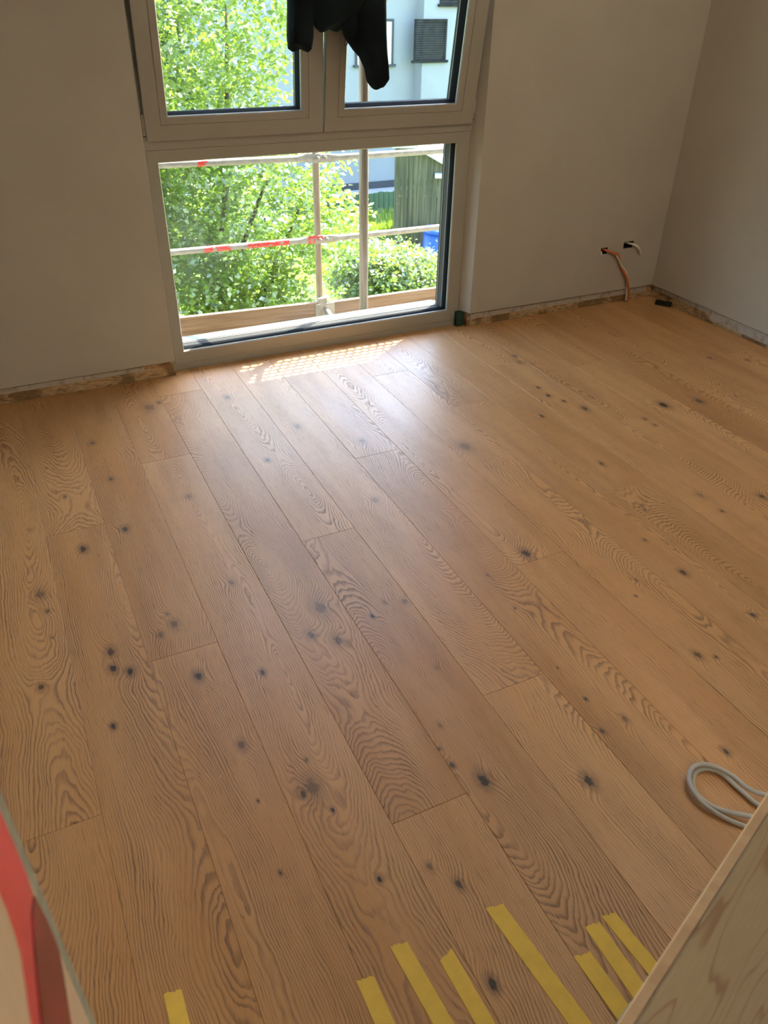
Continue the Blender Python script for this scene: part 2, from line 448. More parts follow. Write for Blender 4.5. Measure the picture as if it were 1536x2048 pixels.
# ------------------------------------------------------------------ floor of single oak planks
W = .19; X0 = -.0836
JOINTS = {-7: [2.4], -6: [1.3], -5: [2.2], -4: [1.9], -3: [2.9], -2: [1.9], -1: [1.214], 0: [2.356], 1: [1.64], 2: [2.704], 3: [.92, 3.252], 4: [1.986], 5: [1.157],
          6: [2.407], 7: [1.583], 8: [.74, 3.07], 9: [2.638], 10: [1.815], 11: [2.95], 12: [2.245], 13: [2.779], 14: [1.7],
          15: [3.0], 16: [2.2], 17: [2.6], 18: [1.9]}
KNOTS = [
    (0.021,2.237,0.0152,0.90), (0.175,2.638,0.0108,0.70), (0.163,2.295,0.0130,0.90), (0.007,2.584,0.0076,0.60), (0.155,2.944,0.0121,0.60),
    (0.426,3.165,0.0282,0.50), (0.472,3.197,0.0152,0.60), (-0.129,2.059,0.0184,0.50), (-0.117,1.970,0.0076,0.60), (-0.165,1.664,0.0103,0.80),
    (-0.118,1.848,0.0045,0.60), (0.203,1.762,0.0143,0.60), (0.157,1.733,0.0112,0.50), (0.196,1.812,0.0076,0.50), (0.021,1.723,0.0139,0.80),
    (0.016,1.655,0.0121,0.95), (0.054,1.625,0.0117,1.00), (0.215,1.534,0.0134,0.90), (-0.018,1.455,0.0085,0.95), (0.373,1.475,0.0089,0.80),
    (0.609,1.655,0.0242,0.45), (0.543,1.556,0.0139,0.60), (0.603,1.506,0.0166,0.55), (0.734,1.555,0.0067,1.00), (0.850,1.575,0.0108,0.40),
    (0.794,1.596,0.0089,0.35), (1.316,1.624,0.0179,0.85), (1.494,2.317,0.0282,0.45), (0.251,1.267,0.0121,0.60), (0.363,1.082,0.0228,0.50),
    (0.337,1.076,0.0095,0.80), (0.377,1.160,0.0054,0.60), (0.382,1.008,0.0054,1.00), (0.239,1.101,0.0036,1.00), (0.227,0.916,0.0045,0.90),
    (0.407,0.818,0.0067,1.00), (0.551,0.738,0.0089,0.80), (0.515,0.797,0.0085,0.50), (0.731,0.934,0.0157,1.00), (0.684,1.002,0.0076,0.80),
    (0.680,1.057,0.0045,0.70), (0.952,0.828,0.0143,0.95), (1.103,1.035,0.0054,1.00), (1.152,0.940,0.0098,0.50), (1.075,0.933,0.0076,0.70),
    (1.487,1.036,0.0121,0.70), (1.528,1.008,0.0054,0.90), (1.308,0.756,0.0089,1.00), (0.510,0.543,0.0108,1.00), (1.552,1.367,0.0067,0.60),
    (1.500,1.306,0.0045,0.80), (1.714,1.334,0.0121,0.80), (1.722,1.521,0.0076,0.60), (1.758,1.094,0.0089,0.90), (2.490,2.283,0.0242,0.90),
    (2.665,2.249,0.0184,0.90), (2.084,2.657,0.0098,0.90), (2.077,2.568,0.0108,0.80), (2.107,2.494,0.0098,0.80), (2.147,2.396,0.0162,0.70),
    (1.931,2.414,0.0098,0.80), (1.911,1.986,0.0121,0.60), (1.133,1.411,0.0045,0.70), (2.298,1.555,0.0130,0.80), (2.090,1.545,0.0076,0.70),
    (0.743,2.536,0.0121,0.60), (0.944,2.746,0.0184,0.35), (0.757,3.126,0.0175,0.50), (1.139,2.525,0.0166,0.40), (0.406,1.875,0.0121,0.40),
    (0.406,2.405,0.0143,0.35), (2.188,3.008,0.0130,0.60), (1.845,1.663,0.0076,0.50), (1.142,1.580,0.0063,0.40), (2.097,1.656,0.0162,0.35),
    (2.166,2.931,0.0197,0.40), (2.322,2.211,0.0112,0.60), (2.324,2.150,0.0098,0.60), (3.229,2.502,0.0108,0.80), (3.074,2.597,0.0098,0.80),
    (0.807,1.296,0.0067,0.30), (1.002,2.112,0.0175,0.30), (0.717,1.119,0.0076,0.40), (0.987,0.497,0.0089,0.60), (1.103,1.159,0.0041,0.50),
    (-0.124,2.419,0.0098,0.30), (0.106,3.467,0.0152,0.60), (0.178,3.452,0.0130,0.50),
]
floor = tag(box('floor', (XL-.2, XR+.25, -2.2, 3.62, -.20, -.0145), 'slab'), kind='structure')
def plank(x0, x1, y0, y1, idx, tone):
    cx, cy = (x0+x1)/2, (y0+y1)/2
    hw, hl, b = (x1-x0)/2 - .0002, (y1-y0)/2 - .0003, .0008
    v = []
    for z, i in ((-.0143, 0), (-b, 0), (0, b)):
        v += [(-hw+i, -hl+i, z), (hw-i, -hl+i, z), (hw-i, hl-i, z), (-hw+i, hl-i, z)]
    f = [(3, 2, 1, 0), (8, 9, 10, 11)]
    for a in (0, 4):
        f += [(a+k, a+(k+1) % 4, a+4+(k+1) % 4, a+4+k) for k in range(4)]
    me = mesh('floor_plank', v, f)
    n = len(v)
    s = me.attributes.new('seed', 'FLOAT_VECTOR', 'POINT')
    sv = (rnd.random(), rnd.random(), tone); s.data.foreach_set('vector', list(sv)*n)
    ks = [k for k in KNOTS if x0-.01 <= k[0] <= x1+.01 and y0-.02 <= k[1] <= y1+.02]
    ks = sorted(ks, key=lambda k: -k[2]*k[3])[:8]
    for i in range(8):
        a = me.attributes.new('knot%d' % i, 'FLOAT_COLOR', 'POINT')
        k = (ks[i][0]-cx, ks[i][1]-cy, ks[i][2]*.92, ks[i][3]) if i < len(ks) else (9., 9., .01, 0.)
        a.data.foreach_set('color', list(k)*n)
    o = link('floor_plank', me, 'oak' if len(ks) > 3 else 'oak_few_knots', floor)
    o.location = Vector((cx, cy, 0)) - floor.location
    return o
i = 0
for k in range(-7, 19):
    xa, xb = max(X0+k*W, XL), min(X0+(k+1)*W, XR+.012)
    inwin = xa > OX0-.03 and xb < OX1+.03
    ye = 3.498 if inwin else 3.452
    ys = .30 if (xa > JX0-.02 and xb < JX1+.02) else YB+.002
    cuts = [ys] + [j for j in JOINTS[k] if ys+.05 < j < ye-.05] + [ye]
    for a, b_ in zip(cuts[:-1], cuts[1:]):
        plank(xa, xb, a, b_, i, rnd.choice([.1, .25, .4, .5, .6, .8, .95])); i += 1
    # strips that run on into the window recess where the column straddles its corner
    if not inwin and xb > OX0 and xa < OX1:
        p, q = max(xa, OX0), min(xb, OX1-.002)
        plank(p, q, 3.4525, 3.498, i, .5); i += 1

# ------------------------------------------------------------------ window
YF = 3.50
win = tag(empty('window_1', (1.388, YF, 0)), kind='structure')
woff = -win.location
FO = (.585, 2.19, -.012, .985)
FI = (.668, 2.068, .090, .902)
ring('lower_frame', FO, FI, [(0, 3.50), (.40, 3.50), (.415, 3.5025), (.43, 3.50), (.955, 3.50), (1, 3.506), (1, 3.511), (.9, 3.511), (.9, 3.55), (0, 3.55)], 'pvc', win, woff)
ring('gasket', (FI[0]-.01, FI[1]+.01, FI[2]-.01, FI[3]+.01), (FI[0]+.003, FI[1]-.003, FI[2]+.003, FI[3]-.003), [(.3, 3.5115), (.8, 3.5115), (1, 3.530), (1, 3.551), (.3, 3.551)], 'gasket', win, woff)
oi = (FI[0]+.001, FI[1]-.001, FI[2]-.004, FI[3])
ring('outer_frame', FO, oi, [(0, 3.5515), (1, 3.5515), (1, 3.598), (.9, 3.60), (.97, 3.602), (.97, 3.63), (0, 3.63)], 'alu', win, woff)
for yy in (3.553, 3.601):
    ring('weather_strip', (oi[0]-.005, oi[1]+.005, oi[2]-.005, oi[3]+.005), (oi[0]+.003, oi[1]-.003, oi[2]+.002, oi[3]-.003), [(0, yy), (1, yy), (1, yy+.004), (0, yy+.004)], 'alu_light', win, woff)
g1 = boxes('glass_pane', [(FI[0]-.002, FI[1]+.002, 3.540, 3.544, FI[2]-.002, FI[3]+.002)], 'glass_dirty', win)
UO = (.585, 2.19, .985, 2.26)
UI = (.647, 2.121, 1.012, 2.19)
ring('upper_frame', UO, UI, [(0, 3.515), (1, 3.515), (1, 3.53), (.6, 3.56), (.6, 3.63), (0, 3.63)], 'pvc', win, woff)
# weathered silver sill outside
v, f = [], []
sl = mesh('outer_sill', [(.60, 3.63, .082), (2.13, 3.63, .082), (2.13, 3.79, .045), (.60, 3.79, .045), (.60, 3.63, .02), (2.13, 3.63, .02), (2.13, 3.79, .02), (.60, 3.79, .02)],
          [(0, 3, 2, 1), (4, 5, 6, 7), (0, 1, 5, 4), (1, 2, 6, 5), (2, 3, 7, 6), (3, 0, 4, 7)])
so = link('outer_sill', sl, 'sill', win); so.location = woff
def sash(x0, x1, ang, hinge_side):
    """tilted casement: turns about its lower edge"""
    zb, zt = .986, 2.215
    H = zt-zb; w_ = x1-x0
    O = (0, w_, 0, H); I = (.094, w_-.100, .090, H-.09)
    s = ring('sash', O, I, [(0, -.012), (.015, -.014), (.64, -.014), (.655, -.0115), (.67, -.014), (.955, -.014), (1, -.008), (1, .000), (.9, .000), (.9, .05), (.26, .05), (.26, .006), (0, .006)], 'pvc', win,
             (x0-win.location.x, 0., zb))
    ring('gasket', (I[0]-.01, I[1]+.01, I[2]-.01, I[3]+.01), (I[0]+.003, I[1]-.004, I[2]+.004, I[3]-.004), [(.2, .0005), (.8, .0005), (1, .03), (1, .05), (.2, .05)], 'gasket', s)
    ring('outer_frame', (.026, w_-.026, .026, H-.026), (I[0]-.001, I[1]+.001, I[2]-.001, I[3]), [(0, .0505), (1, .0505), (1, .082), (0, .082)], 'alu', s)
    ring('weather_strip', (I[0]-.006, I[1]+.006, I[2]-.006, I[3]+.006), (I[0]+.002, I[1]-.003, I[2]+.002, I[3]-.002), [(0, .055), (1, .055), (1, .059), (0, .059)], 'alu_light', s)
    boxes('glass_pane', [(I[0]-.004, I[1]+.004, .040, .044, I[2]-.008, I[3]+.008)], 'glass_clean', s).location = (0, 0, 0)
    hx = w_ if hinge_side > 0 else -.012
    boxes('hinge', [(hx+.001, hx+.011, -.010, .012, .022, .10), (hx+.001, hx+.011, -.008, .006, .0, .018)], 'steel', s).location = (0, 0, 0)
    s.rotation_euler = (math.radians(ang), 0, 0)
    return s
sash_l = sash(.630, 1.3855, 4.8, -1)
sash_r = sash(1.3905, 2.137, 8.4, 1)
hd = boxes('handle', [(.028, .052, -.022, -.014, .52, .66), (.033, .047, -.05, -.022, .60, .62), (.033, .047, -.06, -.045, .50, .62)], 'sill', sash_r); hd.location = (0, 0, 0)
tag(box('reveal_strip', (2.119, 2.160, 3.470, 3.498, .0005, .077), 'green'), 'small dark green strip at the foot of the right window reveal', 'strip')

# ------------------------------------------------------------------ jamb of the doorway (very near the camera)
j1 = tag(box('trim_1', (JX0-.012, JX0, .16, .382, 0, 2.10), 'jamb'), kind='structure')
tag(box('trim_2', (JX0-.012, JX0+.0005, .3822, .402, 0, 2.11), 'gypsum'), kind='structure')
tag(box('trim_3', (JX1, JX1+.012, .16, .402, 0, 2.10), 'jamb'), kind='structure')
def sheet(name, prof, d, m, axis_x):
    """thin sheet on the jamb: outline in (y,z), thickness along x"""
    n = len(prof); v = [(axis_x, y, z) for y, z in prof] + [(axis_x+d, y, z) for y, z in prof]
    f = [tuple(range(n-1, -1, -1)), tuple(range(n, 2*n))] + [(k, (k+1) % n, n+(k+1) % n, n+k) for k in range(n)]
    me = mesh(name, v, f); bm = bmesh.new(); bm.from_mesh(me); bmesh.ops.recalc_face_normals(bm, faces=bm.faces[:]); bm.to_mesh(me); bm.free()
    return link(name, me, m)
tag(sheet('red_tape', [(.379, 1.14), (.379, 1.075), (.379, 1.02), (.371, 1.008), (.346, 1.026), (.302, 1.030), (.250, 1.031), (.250, 1.053), (.298, 1.066), (.309, 1.093), (.309, 1.14)], .0006, 'red', JX0+.0002),
    'bright red adhesive tape stuck across the raw door jamb', 'tape')
tag(sheet('dark_red_tape', [(.373, 1.004), (.380, .960), (.376, .923), (.350, .915), (.322, .912), (.290, .930), (.250, 1.028), (.304, 1.027), (.348, 1.021)], .0012, 'darkred', JX0+.0002),
    'dark red printed tape below the bright red tape on the jamb', 'tape')

# ------------------------------------------------------------------ plywood sheet at the doorway
pe = Vector((.341, .128, 0)).normalized()
ply = tag(empty('plywood_panel', (.54, .276, 0)), 'pine plywood sheet with layered edge standing upright in the doorway', 'plywood')
L0, L1, HZ = -.34, .58, .735
ply.rotation_euler = (-math.radians(17.), 0, math.atan2(pe.y, pe.x))
ply.location = Vector((.54, .276, .70)) - ply.rotation_euler.to_matrix() @ Vector((0, 0, HZ))
for nm, y0, y1, z1, mm in (('back_veneer', .0, .0014, HZ+.001, 'ply_pale'), ('core', -.0105, .0, HZ, 'ply_core'), ('glue_line', -.0118, -.0105, HZ-.0012, 'ply_dark'),
                           ('front_veneer', -.0142, -.0118, HZ, 'ply')):
    bx_ = boxes(nm, [(L0, L1, y0, y1, 0, z1)], mm, ply); bx_.location = (0, 0, 0)

# ------------------------------------------------------------------ masking tape strips
TAPES = [(-.028, .784, .36, .032, 'short masking tape strip alone near the jamb'),
         (.300, .655, .31, .033, 'masking tape strip beside the pair with the dark knot, left of them'),
         (.384, .685, .31, .034, 'slightly greyed masking tape strip reaching further than its two neighbours'),
         (.457, .625, .31, .032, 'masking tape strip with a slanted torn end beside a dark knot'),
         (.591, .670, .31, .037, 'longest masking tape strip running past the dark knot to the doorway'),
         (.693, .519, .31, .035, 'shortest masking tape strip of the three by the plywood'),
         (.747, .557, .31, .034, 'middle masking tape strip of the three by the plywood'),
         (.789, .559, .31, .031, 'masking tape strip closest to the right jamb, running under the plywood')]
SL = [0, 0, .025, .012, .035, .008, .0, .02]
for (x, y1, y0, wd, lab), dx in zip(TAPES, SL):
    n = 9; v = []; f = []
    for e in range(n):
        t = e/(n-1); j = .0022*rnd.uniform(-1, 1) + (.012*(t-.4) if 'slanted' in lab else -.006*t)
        for (yy, xx) in ((y1+j, x+(t-.5)*wd), (y0, x+(t-.5)*wd+dx)):
            v += [(xx, yy, .0002), (xx, yy, .0011)]
    for e in range(n-1):
        a = 4*e; b_ = a+4
        f += [(a+1, b_+1, b_+3, a+3), (a, a+2, b_+2, b_), (a, b_, b_+1, a+1), (a+2, a+3, b_+3, b_+2)]
    f += [(0, 1, 3, 2), (4*(n-1), 4*(n-1)+2, 4*(n-1)+3, 4*(n-1)+1)]
    tag(link('masking_tape', mesh('masking_tape', v, f), 'tape'), 'yellow ' + lab, 'tape', 'masking tape strips by the doorway')

# ------------------------------------------------------------------ cable coil by the plywood
R_ = .0055
cp = [(1.33, .53, R_), (1.262, .602, R_*1.2), (1.248, .66, R_*1.6), (1.243, .712, R_*1.3), (1.222, .736, R_), (1.190, .737, R_), (1.160, .712, R_), (1.152, .68, R_), (1.165, .645, R_), (1.20, .605, R_*2.2), (1.29, .535, R_*3.2),
      (1.36, .50, R_*3.), (1.345, .56, R_*3.4), (1.268, .635, R_*3.2), (1.256, .69, R_*2.8), (1.232, .732, R_*3.), (1.196, .748, R_*3), (1.158, .728, R_*3), (1.140, .69, R_*2.8), (1.146, .65, R_*2.0), (1.175, .60, R_), (1.25, .52, R_), (1.33, .44, R_)]
tag(tube('cable_coil', spline(cp, 8), R_, 'cable', None, 12), 'light grey cable looped in a coil on the floor behind the plywood', 'cable')

# black tool corner peeping out beside the plywood foot
tl = tag(empty('tool_case', (.693, .366, 0)), 'corner of a small black case with a pale edge below the plywood', 'case')
tl.rotation_euler = (0, 0, .35)
b1 = boxes('case_body', [(-.018, .03, -.03, .028, .0005, .02)], 'black', tl); b1.location = (0, 0, 0)
b2 = boxes('pale_rim', [(-.019, .032, .0282, .0305, .0005, .021)], 'sill', tl); b2.location = (0, 0, 0)

# ------------------------------------------------------------------ wall boxes and cables
for (a, b_, c_, d_), lab in (((2.996, 3.044, .293, .330), 'small dark square socket hole in the wall with orange cable'),
                            ((3.153, 3.224, .309, .347), 'wider dark socket hole in the wall with a stub of white cable')):
    s_ = empty('socket_box', ((a+b_)/2, 3.46, c_)); tag(s_, lab, 'socket box')
    boxes('box_shell', [(a+.0005, b_-.0005, 3.53, 3.535, c_+.0005, d_-.0005), (a+.0005, a+.0025, 3.446, 3.53, c_+.0005, d_-.0005), (b_-.0025, b_-.0005, 3.446, 3.53, c_+.0005, d_-.0005),
                        (a+.0025, b_-.0025, 3.446, 3.53, c_+.0005, c_+.0025), (a+.0025, b_-.0025, 3.446, 3.53, d_-.0025, d_-.0005)], 'black', s_)
wc = tag(empty('hanging_cable', (3.03, 3.44, .30)), 'orange and white cables twisted together hanging from the wall to the floor', 'cable')
def twist(ph, P, amp, turns):
    s_ = spline(P, 10); out = []
    for i_, p in enumerate(s_):
        t = i_/(len(s_)-1); an = ph+2*math.pi*turns*t
        out.append(p + Vector((math.cos(an), .6*math.sin(an), 0))*amp*min(1, t*4))
    return out
PC = [(3.018, 3.50, .318), (3.035, 3.44, .314), (3.075, 3.428, .300), (3.102, 3.425, .288), (3.122, 3.425, .262), (3.150, 3.427, .220), (3.176, 3.425, .190), (3.205, 3.425, .15), (3.228, 3.423, .08), (3.235, 3.420, .012)]
tube('orange_cable', twist(2.4, PC, .0065, 1.6), .0066, 'cable_orange', wc, 8)
tube('white_cable', twist(2.4+math.pi, PC, .0065, 1.6), .0054, 'cable_white', wc, 8)
tube('white_stub', spline([(3.012, 3.50, .312), (3.006, 3.445, .305), (2.995, 3.432, .292)], 6), .0048, 'cable_white', wc, 8)
tag(tube('cable_stub', spline([(3.19, 3.50, .331), (3.20, 3.45, .333), (3.235, 3.430, .322), (3.262, 3.424, .298), (3.272, 3.424, .272)], 8), .0062, 'cable_white', None, 8),
    'short thick white cable stub bending out of the wider wall hole', 'cable')
wd_ = box('spacer_wedge', (-.045, .045, -.014, .014, 0, .024), 'black', None, .003); wd_.location = (3.395, 3.29, .0003); wd_.rotation_euler = (0, 0, -.98)
tag(wd_, 'small black plastic wedge on the floor in the room corner', 'wedge')

# ------------------------------------------------------------------ splinters
SPL = [(-.005, 1.435), (.09, 1.40), (.28, 1.06), (.18, 1.2), (.345, .93), (.52, .80), (.70, 1.35), (.95, 1.46), (.43, .66), (.47, .68), (.62, .87), (.20, .72), (.33, .84), (1.05, 1.25), (1.42, 1.02), (.86, .93), (.05, 1.0), (.60, 1.24), (.98, 1.72), (1.33, 1.38), (.13, .86), (.565, .70)]
for k, (x, y) in enumerate(SPL):
    l_ = rnd.uniform(.004, .009); q = rnd.uniform(.0005, .0009)
    v = [(-l_, -q, 0), (l_, -q*.3, 0), (l_, q*.6, .0005), (-l_, q, .0004), (-l_*.8, 0, .0012), (l_*.9, 0, .001)]
    f = [(0, 1, 2, 3), (0, 4, 5, 1), (1, 5, 2), (2, 5, 4, 3), (3, 4, 0)]
    o = link('wood_splinter', mesh('wood_splinter', v, f), 'splinter'); o.location = (x, y, .0003); o.rotation_euler = (0, 0, rnd.uniform(0, 6))
    tag(o, 'tiny pale wood splinter lying on the oak floor', 'splinter', 'wood splinters on the floor')

# ------------------------------------------------------------------ jacket hung over the sash handle
def loft(name, rows, m, parent, n=28, fold=0., seed=0, caps=True):
    """rows: (centre, half width, half depth, phase); soft folds ripple the outline"""
    r0 = random.Random(seed); ph = [r0.uniform(0, 6.28) for _ in range(4)]
    v = []; f = []
    for i_, (c, a, b_) in enumerate(rows):
        t = i_/(len(rows)-1)
        for j in range(n):
            an = 2*math.pi*j/n
            k = 1+fold*(math.sin(5*an+ph[0]+2.5*t)+.6*math.sin(9*an+ph[1]-3*t)+.7*math.sin(3*an+ph[2]+5*t))
            v.append((c[0]+a*k*math.cos(an), c[1]+b_*k*math.sin(an), c[2]+.012*math.sin(2*an+ph[3])*min(1, 2*t)*(fold > 0)))
    for i_ in range(len(rows)-1):
        for j in range(n):
            f.append((i_*n+j, i_*n+(j+1) % n, (i_+1)*n+(j+1) % n, (i_+1)*n+j))
    f.append(tuple(range(n))); f.append(tuple((len(rows)-1)*n+j for j in range(n-1, -1, -1)))
    me = mesh(name, v, f); bm = bmesh.new(); bm.from_mesh(me); bmesh.ops.recalc_face_normals(bm, faces=bm.faces[:]); bm.to_mesh(me); bm.free()
    o = link(name, me, m, parent, smooth=True); o.location = -parent.location
    sd = o.modifiers.new('soft', 'SUBSURF'); sd.levels = 1; sd.render_levels = 1
    return o
jk = tag(empty('jacket', (1.42, 3.37, 1.60)), 'dark fleece jacket hanging by its collar from the window handle', 'jacket')
def lrow(P, n=5):
    out = []
    for (c0, a0, b0), (c1, a1, b1) in zip(P[:-1], P[1:]):
        for k in range(n):
            t = k/n; out.append((tuple(c0[q]+(c1[q]-c0[q])*t for q in range(3)), a0+(a1-a0)*t, b0+(b1-b0)*t))
    return out + [P[-1]]
loft('body', lrow([((1.44, 3.37, 1.74), .05, .04), ((1.43, 3.36, 1.68), .13, .055), ((1.42, 3.355, 1.55), .17, .065), ((1.42, 3.35, 1.47), .165, .065), ((1.40, 3.35, 1.42), .115, .058), ((1.372, 3.35, 1.385), .065, .045), ((1.365, 3.35, 1.372), .04, .03)]), 'jacket', jk, 32, .035, 3)
loft('sleeve', lrow([((1.285, 3.36, 1.66), .05, .05), ((1.255, 3.35, 1.53), .052, .052), ((1.248, 3.345, 1.44), .052, .05), ((1.243, 3.345, 1.36), .054, .05), ((1.240, 3.345, 1.318), .048, .044), ((1.242, 3.345, 1.306), .030, .028)]), 'jacket', jk, 22, .03, 5)
loft('sleeve', lrow([((1.54, 3.36, 1.66), .06, .055), ((1.535, 3.35, 1.50), .073, .06), ((1.530, 3.345, 1.42), .078, .062), ((1.530, 3.345, 1.35), .080, .06), ((1.548, 3.345, 1.29), .066, .055), ((1.570, 3.345, 1.23), .052, .048), ((1.578, 3.345, 1.185), .049, .045), ((1.580, 3.345, 1.168), .036, .034)]), 'jacket', jk, 24, .03, 11)
loft('front_flap', lrow([((1.46, 3.345, 1.52), .06, .03), ((1.462, 3.338, 1.42), .062, .03), ((1.478, 3.336, 1.36), .058, .028), ((1.51, 3.336, 1.31), .046, .024), ((1.54, 3.338, 1.27), .03, .018)]), 'jacket', jk, 20, .03, 8)
tube('cord_loop', spline([(1.432, 3.335, 1.345), (1.425, 3.333, 1.325), (1.431, 3.333, 1.316), (1.438, 3.334, 1.325), (1.437, 3.335, 1.345)], 5), .0016, 'black', jk, 6)

# ------------------------------------------------------------------ scaffold outside
YI, YO, XS, ZD = 3.92, 4.60, 1.775, -.30
sc = tag(empty('scaffold', (XS, YO, -2.9)), 'galvanised facade scaffold with guardrails and timber toe boards outside the window', 'scaffold')
tube('standard', [(XS, YI, -2.9), (XS, YI, 3.9)], .0242, 'rust', sc, 16)
tube('standard', [(XS, YO, -2.9), (XS, YO, 3.9)], .0205, 'rust', sc, 16)
def rail(z, xa, xb, m, flat_a=False, flat_b=False):
    yv = YO-.03; pts = []; n = 12
    xs_ = sorted(set([xa, xb, xa+.02, xa+.10, xa+.16, xb-.02, xb-.10, xb-.16]))
    v = []; f = []
    for x in xs_:
        fl = 1.
        if flat_a and x < xa+.12: fl = .25
        if flat_b and x > xb-.12: fl = .25
        for j in range(n):
            an = 2*math.pi*j/n
            v.append((x-XS, .018*fl*math.cos(an), .018*(1+.35*(1-fl))*math.sin(an)))
    for i_ in range(len(xs_)-1):
        for j in range(n): f.append((i_*n+j, i_*n+(j+1) % n, (i_+1)*n+(j+1) % n, (i_+1)*n+j))
    f.append(tuple(range(n))); f.append(tuple((len(xs_)-1)*n+j for j in range(n)))
    me = mesh('guardrail', v, f); bm = bmesh.new(); bm.from_mesh(me); bmesh.ops.recalc_face_normals(bm, faces=bm.faces[:]); bm.to_mesh(me); bm.free()
    o = link('guardrail', me, m, sc, smooth=True); o.location = Vector((XS, yv, z))-sc.location
    o.rotation_euler = (0, .020 if xa < 0 else .004, 0)
    return o
r_top = painted_rail_mat([(-.70, -.645)])
r_mid = painted_rail_mat([(-.72, -.665), (-.65, -.56), (-.46, -.20), (-.075, 0.02)])
r_pl = painted_rail_mat([(-9., -8.)])
rail(.682, -1.0, XS+.03, r_top, False, True); rail(.676, XS-.03, 4.4, r_pl, True, False)
rail(.222, -1.0, XS+.03, r_mid, False, True); rail(.218, XS-.03, 4.4, r_pl, True, False)
for z in (.682, .222):
    for dx in (0., .045):
        tube('bolt', [(XS+dx, YO-.052, z), (XS+dx, YO-.03, z)], .009, 'steel', sc, 8)
tb = box('toe_board', (-1.0, XS-.04, YO-.06, YO-.03, ZD+.012, ZD+.140), 'toe', sc); tb.rotation_euler = (0, .030, 0); tb.location.z += .041
tb = box('toe_board', (XS+.05, 4.4, YO-.06, YO-.03, ZD+.012, ZD+.130), 'toe', sc); tb.rotation_euler = (0, .008, 0); tb.location.z -= .010
boxes('toe_board_bracket', [(XS-.055, XS-.02, YO-.066, YO-.058, ZD+.01, ZD+.13), (XS+.02, XS+.075, YO-.066, YO-.058, ZD+.01, ZD+.13), (XS-.03, XS+.03, YO-.05, YO-.02, ZD+.05, ZD+.16)], 'steel', sc)
tube('transom', [(XS, YI-.03, ZD-.02), (XS, YO, ZD-.02)], .02, 'steel', sc, 10)
tube('diagonal_strut', [(XS+.02, YO-.02, ZD+.10), (XS+.02, YI+.30, ZD+.012)], .014, 'steel', sc, 8)
# lower deck: two solid timber-coloured boards per bay
for xa, xb in ((-1.0, XS-.03), (XS+.03, 4.4)):
    for ya in (YI-.01, YI+.32):
        box('deck_plank', (xa, xb, ya, ya+.315, ZD-.05, ZD), 'deck', sc)
# upper deck: perforated steel planks in the right bay, solid timber in the left bay
ZU = 1.72
def perforated(x0, x1, y0, y1, z):
    px_, py_ = .0420, .0340; rx, ry = .0176, .0118
    v = []; f = []; n = 8
    nx = int((x1-x0-.05)/px_); ny = 8
    xs0 = (x0+x1-nx*px_)/2; ys0 = y0+.020
    def quad(a, b_, c_, d_):
        k = len(v); v.extend([(a, c_, z), (b_, c_, z), (b_, d_, z), (a, d_, z)]); f.append((k, k+1, k+2, k+3))
    quad(x0, x1, y0, ys0); quad(x0, x1, ys0+ny*py_, y1)
    for r in range(ny):
        ya = ys0+r*py_; sh = (px_/2 if r % 2 else 0.); m_ = nx-1 if r % 2 else nx
        quad(x0, xs0+sh, ya, ya+py_); quad(xs0+sh+m_*px_, x1, ya, ya+py_)
        for c in range(m_):
            xa = xs0+sh+c*px_; cx, cy = xa+px_/2, ya+py_/2
            out = [(1, 0), (1, 1), (0, 1), (-1, 1), (-1, 0), (-1, -1), (0, -1), (1, -1)]
            k = len(v)
            for j, (u_, w_) in enumerate(out):
                v.append((cx+u_*px_/2, cy+w_*py_/2, z))
                an = 2*math.pi*j/8; v.append((cx+rx*math.cos(an), cy+ry*math.sin(an), z))
            for j in range(8):
                j2 = (j+1) % 8; f.append((k+2*j, k+2*j2, k+2*j2+1, k+2*j+1))
    # downturned long edges
    for yy in (y0, y1):
        k = len(v); v.extend([(x0, yy, z), (x1, yy, z), (x1, yy, z-.045), (x0, yy, z-.045)]); f.append((k, k+1, k+2, k+3))
    o = link('deck_plank', mesh('deck_plank', v, f), 'steel', sc); o.location = -sc.location
    return o
perforated(1.955, 4.4, 3.902, 4.238, ZU)
box('deck_plank', (-1.0, 1.73, 3.90, 4.210, ZU-.045, ZU), 'toe', sc)
box('deck_plank', (1.73, 1.95, 3.90, 4.235, ZU-.045, ZU), 'toe', sc)
tube('transom', [(XS, YI-.03, ZU-.07), (XS, YO, ZU-.07)], .02, 'steel', sc, 10)
tube('brace', [(XS+.01, YI, 1.24), (XS+.16, YI, 1.60)], .016, 'rust', sc, 10)

# added unseen eave (its shadow keeps the sun out of the upper window)
tag(boxes('added_shade_eave', [(-3., 6., 3.1, 5.10, 4.42, 4.50)], 'roof'), kind='structure')
tag(boxes('wall_facade_upper', [(-3., 6., 3.45, 3.62, 2.62, 4.42)], 'house'), kind='structure')
tag(boxes('wall_facade_lower', [(-3., 6., 3.45, 3.62, -2.95, -.21)], 'house'), kind='structure')
tag(boxes('wall_facade_side', [(-3., -1.52, 3.45, 3.62, -.21, 2.62), (3.70, 6., 3.45, 3.62, -.21, 2.62)], 'house'), kind='structure')

